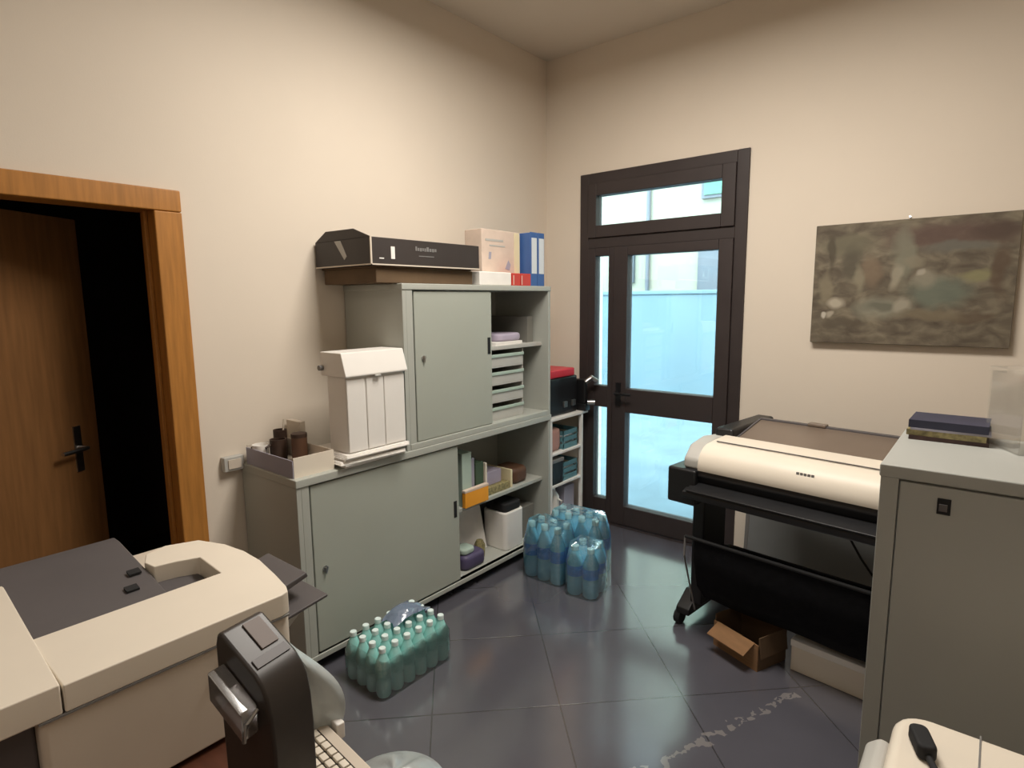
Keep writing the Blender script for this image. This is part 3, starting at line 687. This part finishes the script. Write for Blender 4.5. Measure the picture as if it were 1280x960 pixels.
# ------------------------------------------------------------------ painting
def canvas_material():
    m = bpy.data.materials.new('painted_canvas'); m.use_nodes = True
    nt = m.node_tree; N = nt.nodes; L = nt.links; b = N['Principled BSDF']; b.inputs['Roughness'].default_value = 0.7
    tc = N.new('ShaderNodeTexCoord'); mp = N.new('ShaderNodeMapping'); mp.inputs['Scale'].default_value = (1, 1, 1.8)
    L.new(tc.outputs['Object'], mp.inputs[0])
    nz = N.new('ShaderNodeTexNoise'); nz.inputs['Scale'].default_value = 11; nz.inputs['Detail'].default_value = 6; nz.inputs['Distortion'].default_value = 0.5
    L.new(mp.outputs[0], nz.inputs['Vector'])
    rp = N.new('ShaderNodeValToRGB'); e = rp.color_ramp.elements
    e[0].position = 0.25; e[0].color = rgb(74, 64, 52); e[1].position = 0.75; e[1].color = rgb(134, 124, 104)
    k = e.new(0.5); k.color = rgb(104, 94, 78)
    L.new(nz.outputs['Fac'], rp.inputs[0]); col = rp.outputs[0]
    # distorted coordinates for the brush shapes
    n2 = N.new('ShaderNodeTexNoise'); n2.inputs['Scale'].default_value = 9; L.new(tc.outputs['Object'], n2.inputs['Vector'])
    vm = N.new('ShaderNodeVectorMath'); vm.operation = 'MULTIPLY_ADD'; vm.inputs[1].default_value = (0.09, 0.09, 0.09)
    L.new(n2.outputs['Color'], vm.inputs[0]); L.new(tc.outputs['Object'], vm.inputs[2])
    def blob(cx, cz, rx, rz, c, amt=0.75):
        nonlocal col
        mpn = N.new('ShaderNodeMapping'); mpn.vector_type = 'TEXTURE'
        mpn.inputs['Location'].default_value = (cx+0.045, 0.045, cz+0.045); mpn.inputs['Scale'].default_value = (rx, 10, rz)
        L.new(vm.outputs[0], mpn.inputs[0])
        ln = N.new('ShaderNodeVectorMath'); ln.operation = 'LENGTH'; L.new(mpn.outputs[0], ln.inputs[0])
        mr = N.new('ShaderNodeMapRange'); mr.inputs['From Min'].default_value = 1.25; mr.inputs['From Max'].default_value = 0.6
        mr.inputs['To Min'].default_value = 0; mr.inputs['To Max'].default_value = amt; L.new(ln.outputs[1], mr.inputs[0])
        mx = N.new('ShaderNodeMix'); mx.data_type = 'RGBA'; L.new(mr.outputs[0], mx.inputs[0]); L.new(col, mx.inputs[6]); mx.inputs[7].default_value = rgb(*c); col = mx.outputs[2]
    # origin of the canvas: centre
    for a in ((0.16, 0.22, 0.26, 0.07, (92, 70, 62)), (-0.02, 0.13, 0.045, 0.14, (128, 126, 108)), (-0.27, 0.20, 0.12, 0.06, (112, 106, 86)),
              (-0.16, 0.06, 0.05, 0.075, (122, 104, 84)), (-0.05, 0.03, 0.03, 0.06, (158, 150, 130)), (-0.36, -0.02, 0.03, 0.08, (132, 122, 100)),
              (-0.10, -0.12, 0.115, 0.065, (142, 140, 122)), (-0.10, -0.115, 0.075, 0.035, (94, 92, 78)), (0.13, -0.05, 0.13, 0.07, (104, 112, 98)),
              (0.08, 0.02, 0.05, 0.05, (140, 134, 116)), (0.28, 0.02, 0.07, 0.03, (134, 130, 92)), (0.20, 0.16, 0.16, 0.03, (104, 102, 92)),
              (-0.31, -0.10, 0.045, 0.032, (190, 180, 160)), (-0.34, -0.155, 0.02, 0.015, (176, 166, 148)), (0.27, -0.16, 0.08, 0.03, (84, 68, 52)), (-0.02, -0.11, 0.035, 0.04, (160, 152, 134)), (-0.24, 0.10, 0.05, 0.09, (84, 78, 64)), (-0.34, 0.17, 0.02, 0.12, (72, 64, 50)), (0.02, 0.10, 0.05, 0.03, (132, 124, 104)), (0.10, -0.16, 0.14, 0.03, (116, 104, 82)), (-0.21, 0.03, 0.02, 0.08, (140, 132, 110)), (0.36, 0.05, 0.03, 0.12, (88, 70, 54)), (0.33, 0.23, 0.09, 0.05, (78, 62, 52)), (-0.28, -0.20, 0.10, 0.03, (84, 74, 60)), (0.06, 0.05, 0.02, 0.02, (168, 160, 144)), (-0.37, -0.16, 0.012, 0.01, (206, 198, 182))):
        blob(*a)
    L.new(col, b.inputs['Base Color'])
    bp = N.new('ShaderNodeBump'); bp.inputs['Strength'].default_value = 0.3; bp.inputs['Distance'].default_value = 0.003
    L.new(nz.outputs['Fac'], bp.inputs['Height']); L.new(bp.outputs[0], b.inputs['Normal'])
    return m
M['canvas'] = canvas_material()
M['canvasedge'] = mat('canvas_edge', (120, 112, 98), 0.85, var=0.1, scale=20)
pt = thing('painting', 'unframed brown grey still life canvas hanging on the back wall', 'painting', (-0.372, YB-0.003, 1.65), 0)
MB().box(-0.422, 0.415, -0.038, -0.036, -0.307, 0.307).build('canvas', 'canvas', pt)
MB().box(-0.424, 0.417, -0.036, 0, -0.309, 0.309).build('stretcher_frame', 'canvasedge', pt, 0.003)
MB().tube([(-0.01, 0.0, 0.318), (-0.01, -0.02, 0.322)], 0.005).build('nail', 'steel', pt)

# ------------------------------------------------------------------ grey cabinet on the right
RX0, RX1, RY0, RY1, RZ = -0.194, 0.72, 1.647, 2.132, 1.18
rc = thing('metal_cabinet', 'warm grey metal cabinet on the right with one square dark keyhole plate', 'cabinet', (RX0, RY0, 0))
w, d = RX1-RX0, RY1-RY0
MB().box(0, w, 0.012, d, 0.0, RZ-0.03).build('carcass', 'cab2', rc, 0.003)
MB().box(0, 0.038, 0, 0.014, 0.0, RZ-0.03).build('front_stile', 'cab2', rc, 0.002)
MB().box(w-0.038, w, 0, 0.014, 0, RZ-0.03).build('front_stile', 'cab2', rc, 0.002)
MB().box(-0.003, w+0.003, -0.003, d+0.003, RZ-0.032, RZ).build('top_panel', 'cab2', rc, 0.004)
dr = MB().box(0.041, w-0.041, -0.002, 0.011, 0.03, RZ-0.037).build('door', 'cab2', rc, 0.003)
MB().box(0.116, 0.142, -0.005, -0.002, RZ-0.10, RZ-0.062).build('latch_plate', 'blackmat', dr, 0.001)
MB().box(0.120, 0.136, -0.009, -0.005, RZ-0.092, RZ-0.075).build('latch_button', 'dkgrey', dr, 0.001)

z = RZ
for k, (m, th, rz, dx, lab) in enumerate((('maroon', 0.012, 0.02, 0.0, 'dark maroon magazine at the bottom of the small pile on the right cabinet'),
                                          ('olive', 0.016, -0.03, -0.003, 'olive patterned magazine, second from the bottom of the small pile'),
                                          ('lavender', 0.006, 0.01, 0.004, 'thin pale magazine in the middle of the small pile on the right cabinet'),
                                          ('navy', 0.022, -0.02, 0.0, 'thick navy magazine on top of the small pile on the right cabinet'))):
    o = thing('magazine', lab, 'magazine', (-0.086+dx, 2.058, z), rz, 'magazines piled on the right cabinet')
    MB().prism(rrect(-0.088, 0.088, -0.07, 0.075, 0.006, 2), 'z', 0.001, th-0.001).build('pages', 'ivory2' if k in (1, 2) else m, o)
    MB().box(-0.089, 0.089, -0.0715, 0.075, 0, 0.0015).box(-0.089, 0.089, -0.0715, 0.075, th-0.0015, th).box(-0.0895, 0.0895, -0.073, -0.0705, 0, th).build('cover', m, o)
    z += th
cb2 = thing('clear_box', 'clear acrylic box standing on the right cabinet beside the magazines', 'box', (0.095, 2.03, RZ), math.radians(28))
w2 = 0.075
b = MB().box(-w2, w2, -w2, w2, 0, 0.003).box(-w2, w2, -w2, -w2+0.003, 0.003, 0.20).box(-w2, w2, w2-0.003, w2, 0.003, 0.20).box(-w2, -w2+0.003, -w2+0.003, w2-0.003, 0.003, 0.20).box(w2-0.003, w2, -w2+0.003, w2-0.003, 0.003, 0.20)
b.build('box_body', 'acrylic', cb2)
MB().box(-w2-0.003, w2+0.003, -w2-0.003, w2+0.003, 0.20, 0.212).build('lid', 'acrylic', cb2, 0.002)

# ------------------------------------------------------------------ cream appliance at the lower right
AZ = 0.74
ap = thing('floor_appliance', 'cream rounded floor appliance in front of the right cabinet, black plug on top', 'appliance', (0.16, 1.17, 0), 0)
MB().prism(rrect(-0.26, 0.26, -0.20, 0.20, 0.06, 6), 'z', 0.03, AZ).build('housing', 'cream', ap, 0.022, 4)
MB().box(-0.125, -0.122, -0.17, 0.195, AZ-0.001, AZ+0.0012).build('top_seam', 'midgrey', ap)
MB().prism([(-0.30, 0.60), (-0.255, 0.60), (-0.255, 0.705), (-0.275, 0.712), (-0.30, 0.69)], 'y', -0.13, 0.12).build('side_grip', 'ltgrey', ap, 0.01, 3)
for x in (-0.2, 0.2):
    for y in (-0.14, 0.14): MB().tube([(x-0.012, y, 0.02), (x+0.012, y, 0.02)], 0.02, 14).build('wheel', 'blackmat', ap)
pg = thing('power_cord', 'black power plug and cord lying on top of the cream appliance', 'cord', (-0.048, 1.255, AZ))
MB().prism(rrect(-0.016, 0.016, -0.035, 0.035, 0.012, 4), 'z', 0.001, 0.03).build('plug', 'blackmat', pg, 0.006, 3, (0, 0, 0), math.radians(20))
MB().tube([(0.012, -0.03, 0.012), (0.02, -0.05, 0.010), (0.045, -0.10, 0.007), (0.06, -0.17, 0.007), (0.09, -0.26, 0.007)], 0.006).build('cord', 'blackmat', pg)

# ------------------------------------------------------------------ desk with the office printer
DKZ = 0.72
dk = thing('desk', 'dark brown wooden desk under the big ivory printer', 'desk', (-1.85, -0.9, 0))
MB().box(0, 1.29, 0, 1.492, DKZ-0.03, DKZ).build('desk_top', 'brownwood', dk, 0.003)
for x in (0.05, 1.18):
    for y in (0.05, 1.41): MB().box(x, x+0.06, y, y+0.06, 0, DKZ-0.03).build('leg', 'brownwood', dk, 0.004)
MB().box(0.11, 1.18, 1.44, 1.46, 0.35, DKZ-0.03).build('end_panel', 'brownwood', dk, 0.003)

pz = DKZ
TOP = 0.978
pr = thing('office_printer', 'big ivory office printer with a dark paper tray on the brown desk', 'printer', (-1.11, 0.615, pz))
# local x: 0 at the front face going negative to the back; local y: 0 at the right end, negative to the left
h = TOP-pz
MB().prism(rrect(-0.60, -0.004, -0.44, -0.004, (0.02, 0.012, 0.03, 0.05)), 'z', 0.012, h-0.05).build('main_body', 'ivory2', pr, 0.004)
MB().box(-0.60, -0.03, -0.88, -0.44, 0.012, h-0.045).build('left_body', 'dkgrey', pr, 0.006)
MB().box(-0.58, -0.03, -0.86, -0.02, 0, 0.012).build('feet', 'blackmat', pr)
# top frame: front bar, right bar, back lobe
top = [(-0.205, -0.405), (-0.205, -0.062), (-0.33, -0.055)] + [(-0.33-0.02, -0.10), (-0.36, -0.145), (-0.40, -0.15), (-0.45, -0.13), (-0.47, -0.08), (-0.44, -0.01), (-0.36, 0.02), (-0.28, 0.03), (-0.20, 0.028), (-0.10, 0.012), (-0.03, -0.002), (-0.006, -0.012), (0, -0.03), (0, -0.405)]
MB().prism(top, 'z', h-0.048, h).build('top_frame', 'ivory', pr, 0.003, 2)
MB().prism([(-0.58, -0.88), (0.0, -0.88), (0.0, -0.408), (-0.58, -0.385)], 'z', h-0.048, h+0.004).build('scanner_cover', 'ivory', pr, 0.003, 2)
tr = MB()
tr.prism([(-0.60, h-0.055), (-0.20, h-0.055), (-0.20, h-0.045), (-0.34, h-0.02), (-0.56, h+0.012), (-0.60, h+0.012)], 'y', -0.40, -0.150)
tr.prism([(-0.36, h-0.055), (-0.20, h-0.055), (-0.20, h-0.045), (-0.36, h-0.040)], 'y', -0.150, -0.058)
tr.build('output_tray', 'dkgrey', pr, 0.004)
for x0, y0, dz in ((-0.395, -0.19, 0.0), (-0.335, -0.215, -0.011)):
    MB().prism([(x0, h-0.009+dz), (x0, h-0.004+dz), (x0+0.02, h-0.008+dz), (x0+0.02, h-0.0125+dz)], 'y', y0, y0+0.025).build('paper_stop', 'blackmat', pr)
MB().box(-0.008, 0.0005, -0.44, -0.015, h-0.052, h-0.048).build('front_seam', 'midgrey', pr)
MB().tube([(-0.002, -0.155, h-0.075), (0.012, -0.150, h-0.075)], 0.006).build('front_latch', 'blackmat', pr)
st = MB().box(-0.33, -0.06, 0.0, 0.012, 0.06, h-0.075).build('side_panel', 'ivory2', pr, 0.003)
sdt = MB().prism([(0.012, h-0.055), (0.10, h-0.035), (0.104, h-0.047), (0.012, h-0.072)], 'x', -0.30, -0.12).build('side_tray', 'dkgrey', pr, 0.003)
MB().prism([(0.012, h-0.10), (0.125, h-0.085), (0.125, h-0.092), (0.012, h-0.108)], 'x', -0.26, -0.075).build('tray_extension', 'dkgrey', sdt, 0.002)
MB().prism([(0.010, h-0.108), (0.095, h-0.096), (0.03, h-0.145), (0.010, h-0.145)], 'x', -0.22, -0.10).build('tray_support', 'ltgrey', sdt, 0.003)

# black curved machine with a display
om = thing('office_machine', 'black curved office machine with a grey display in front of the ivory printer', 'machine', (-0.815, 0.415, pz), math.radians(11))
prof = [(-0.085, 0.0), (-0.09, 0.34), (-0.085, 0.358), (-0.075, 0.361), (-0.002, 0.315), (0.012, 0.300), (0.022, 0.282), (0.028, 0.25), (0.031, 0.20), (0.031, 0.0)]
MB().prism(prof, 'y', -0.039, 0.039).build('casing', 'espresso', om, 0.006, 3)
sl = math.atan2(0.046, 0.073)
def on_slope(a, off): return (-0.075+a*math.cos(sl)+off*math.sin(sl), 0.361-a*math.sin(sl)+off*math.cos(sl))
MB().prism([on_slope(0.006, 0.0005), on_slope(0.006, 0.003), on_slope(0.058, 0.003), on_slope(0.058, 0.0005)], 'y', -0.005, 0.026).build('display', 'screen', om, 0.0005)
MB().prism([on_slope(0.066, 0.0005), on_slope(0.066, 0.0025), on_slope(0.082, 0.0025), on_slope(0.082, 0.0005)], 'y', -0.03, 0.03).build('button_strip', 'dkgrey', om, 0.0005)
fb = MB().prism([(-0.07, 0.27), (-0.07, 0.315), (0.0, 0.27), (0.0, 0.225)], 'y', -0.068, -0.0395).build('side_holder', 'smoky', om, 0.002)
MB().tube([(0.001, -0.040, 0.262), (0.002, -0.060, 0.252), (0.001, -0.066, 0.225)], 0.003).build('wire_clip', 'steel', fb)

# keyboard at the desk edge
kb = thing('keyboard', 'beige computer keyboard at the far edge of the desk behind the black machine', 'keyboard', (-0.785, 0.525, DKZ), math.radians(-5))
MB().prism([(-0.045, 0.0), (-0.045, 0.012), (0.05, 0.024), (0.054, 0.0)], 'x', -0.205, 0.205).build('case', 'ivory2', kb, 0.003)
MB().box(-0.215, -0.165, 0.0545, 0.072, 0.0, 0.034).build('cable_block', 'white', kb, 0.003)
MB().prism([(-0.040, 0.0128), (-0.040, 0.0135), (0.030, 0.0225), (0.030, 0.0218)], 'x', -0.198, 0.198).build('key_bed', 'espresso', kb)
for r in range(4):
    y0 = -0.037+0.0165*r; z0 = 0.0135+0.00215*r
    for c in range(18):
        x0 = -0.196+0.0218*c
        MB().box(x0, x0+0.0182, y0, y0+0.0132, z0, z0+0.007).build('key', 'ivory', kb, 0.0012, 1)

# translucent sheet between machine and printer
def sheet(u, v):
    # u: 0 at the machine side, 1 at the outer edge; v: 0 desk, 1 top
    x = -0.985-0.045*v*v; top = 0.20
    y = 0.515+0.012*v+u*(0.085+0.03*math.sin(PI*min(1, v*1.05)))*(1-0.75*v**2.2)
    return (x+0.012*math.sin(7*u+4*v)+0.02*u, y, DKZ+0.002+top*v)
bgm = MB().grid(sheet, 12, 16, 0, 0.0015)
tag(bgm.build('plastic_bag', 'bag'), 'translucent white plastic bag standing on the desk between the black machine and the printer end', 'bag')

# bin on the floor beyond the desk
bn = thing('waste_bin', 'grey waste bin on the floor just beyond the desk edge', 'bin', (-1.13, 0.865, 0))
MB().lathe([(0.10, 0), (0.105, 0.005), (0.135, 0.29), (0.14, 0.295), (0.14, 0.305), (0.128, 0.305), (0.098, 0.012)], 28).build('bucket', 'midgrey', bn)
lb = MB()
def liner(u, v):
    a = 2*PI*u; r = 0.143-0.143*v+0.004*math.sin(9*a)*v*(1-v)*4
    return (r*math.cos(a), r*math.sin(a), 0.306+0.06*math.sin(PI/2*v)+0.010*math.sin(5*a+3*v)*math.sin(PI*v))
lb.grid(liner, 40, 10, 0); lb.build('liner', 'bag', bn)

# ------------------------------------------------------------------ light
def area(name, loc, target, sx, sy, power, col):
    l = bpy.data.lights.new(name, 'AREA'); l.shape = 'RECTANGLE'; l.size = sx; l.size_y = sy; l.energy = power; l.color = col
    o = bpy.data.objects.new(name, l); C.objects.link(o); o.location = loc
    o.rotation_euler = (Vector(target)-Vector(loc)).to_track_quat('-Z', 'Y').to_euler(); return o
area('ceiling_lamp', (-1.0, 1.85, 3.08), (-1.0, 1.85, 0), 1.2, 0.6, 66, (1.0, 0.935, 0.85))
area('rear_fill_light', (0.2, -0.9, 3.08), (0.2, -0.9, 0), 1.2, 0.6, 10, (1.0, 0.935, 0.85))  # added fill light behind the camera, no lamp known there
s_ = bpy.data.lights.new('sun', 'SUN'); s_.energy = 3.0; s_.angle = 0.05; s_.color = (1, 0.96, 0.88)
so = bpy.data.objects.new('sun', s_); C.objects.link(so); so.rotation_euler = Vector((0.25, 0.8, -0.75)).to_track_quat('-Z', 'Y').to_euler()

wd = bpy.data.worlds.new('sky'); sc.world = wd; wd.use_nodes = True
bg = wd.node_tree.nodes['Background']; bg.inputs['Color'].default_value = (0.66, 0.88, 1.0, 1); bg.inputs['Strength'].default_value = 10.0

# ------------------------------------------------------------------ camera
cam = bpy.data.cameras.new('camera'); co = bpy.data.objects.new('camera', cam); C.objects.link(co)
cam.sensor_fit = 'HORIZONTAL'; cam.sensor_width = 36.0; cam.lens = 738.0/1280*36.0; cam.clip_start = 0.02
Rc = Matrix(((0.77261921, 0.08105117, -0.62967473), (0.63479431, -0.11391089, 0.7642385), (-0.00978438, -0.99017929, -0.13946056)))
# columns: image right, image down, view direction -> blender camera axes right, up, back
mw = Matrix(((Rc[0][0], -Rc[0][1], -Rc[0][2], 0), (Rc[1][0], -Rc[1][1], -Rc[1][2], 0), (Rc[2][0], -Rc[2][1], -Rc[2][2], 1.58), (0, 0, 0, 1)))
co.matrix_world = mw
sc.camera = co

sc.view_settings.view_transform = 'Standard'; sc.view_settings.look = 'None'
sc.view_settings.exposure = 0.1; sc.view_settings.gamma = 1.0; sc.view_settings.use_curve_mapping = False
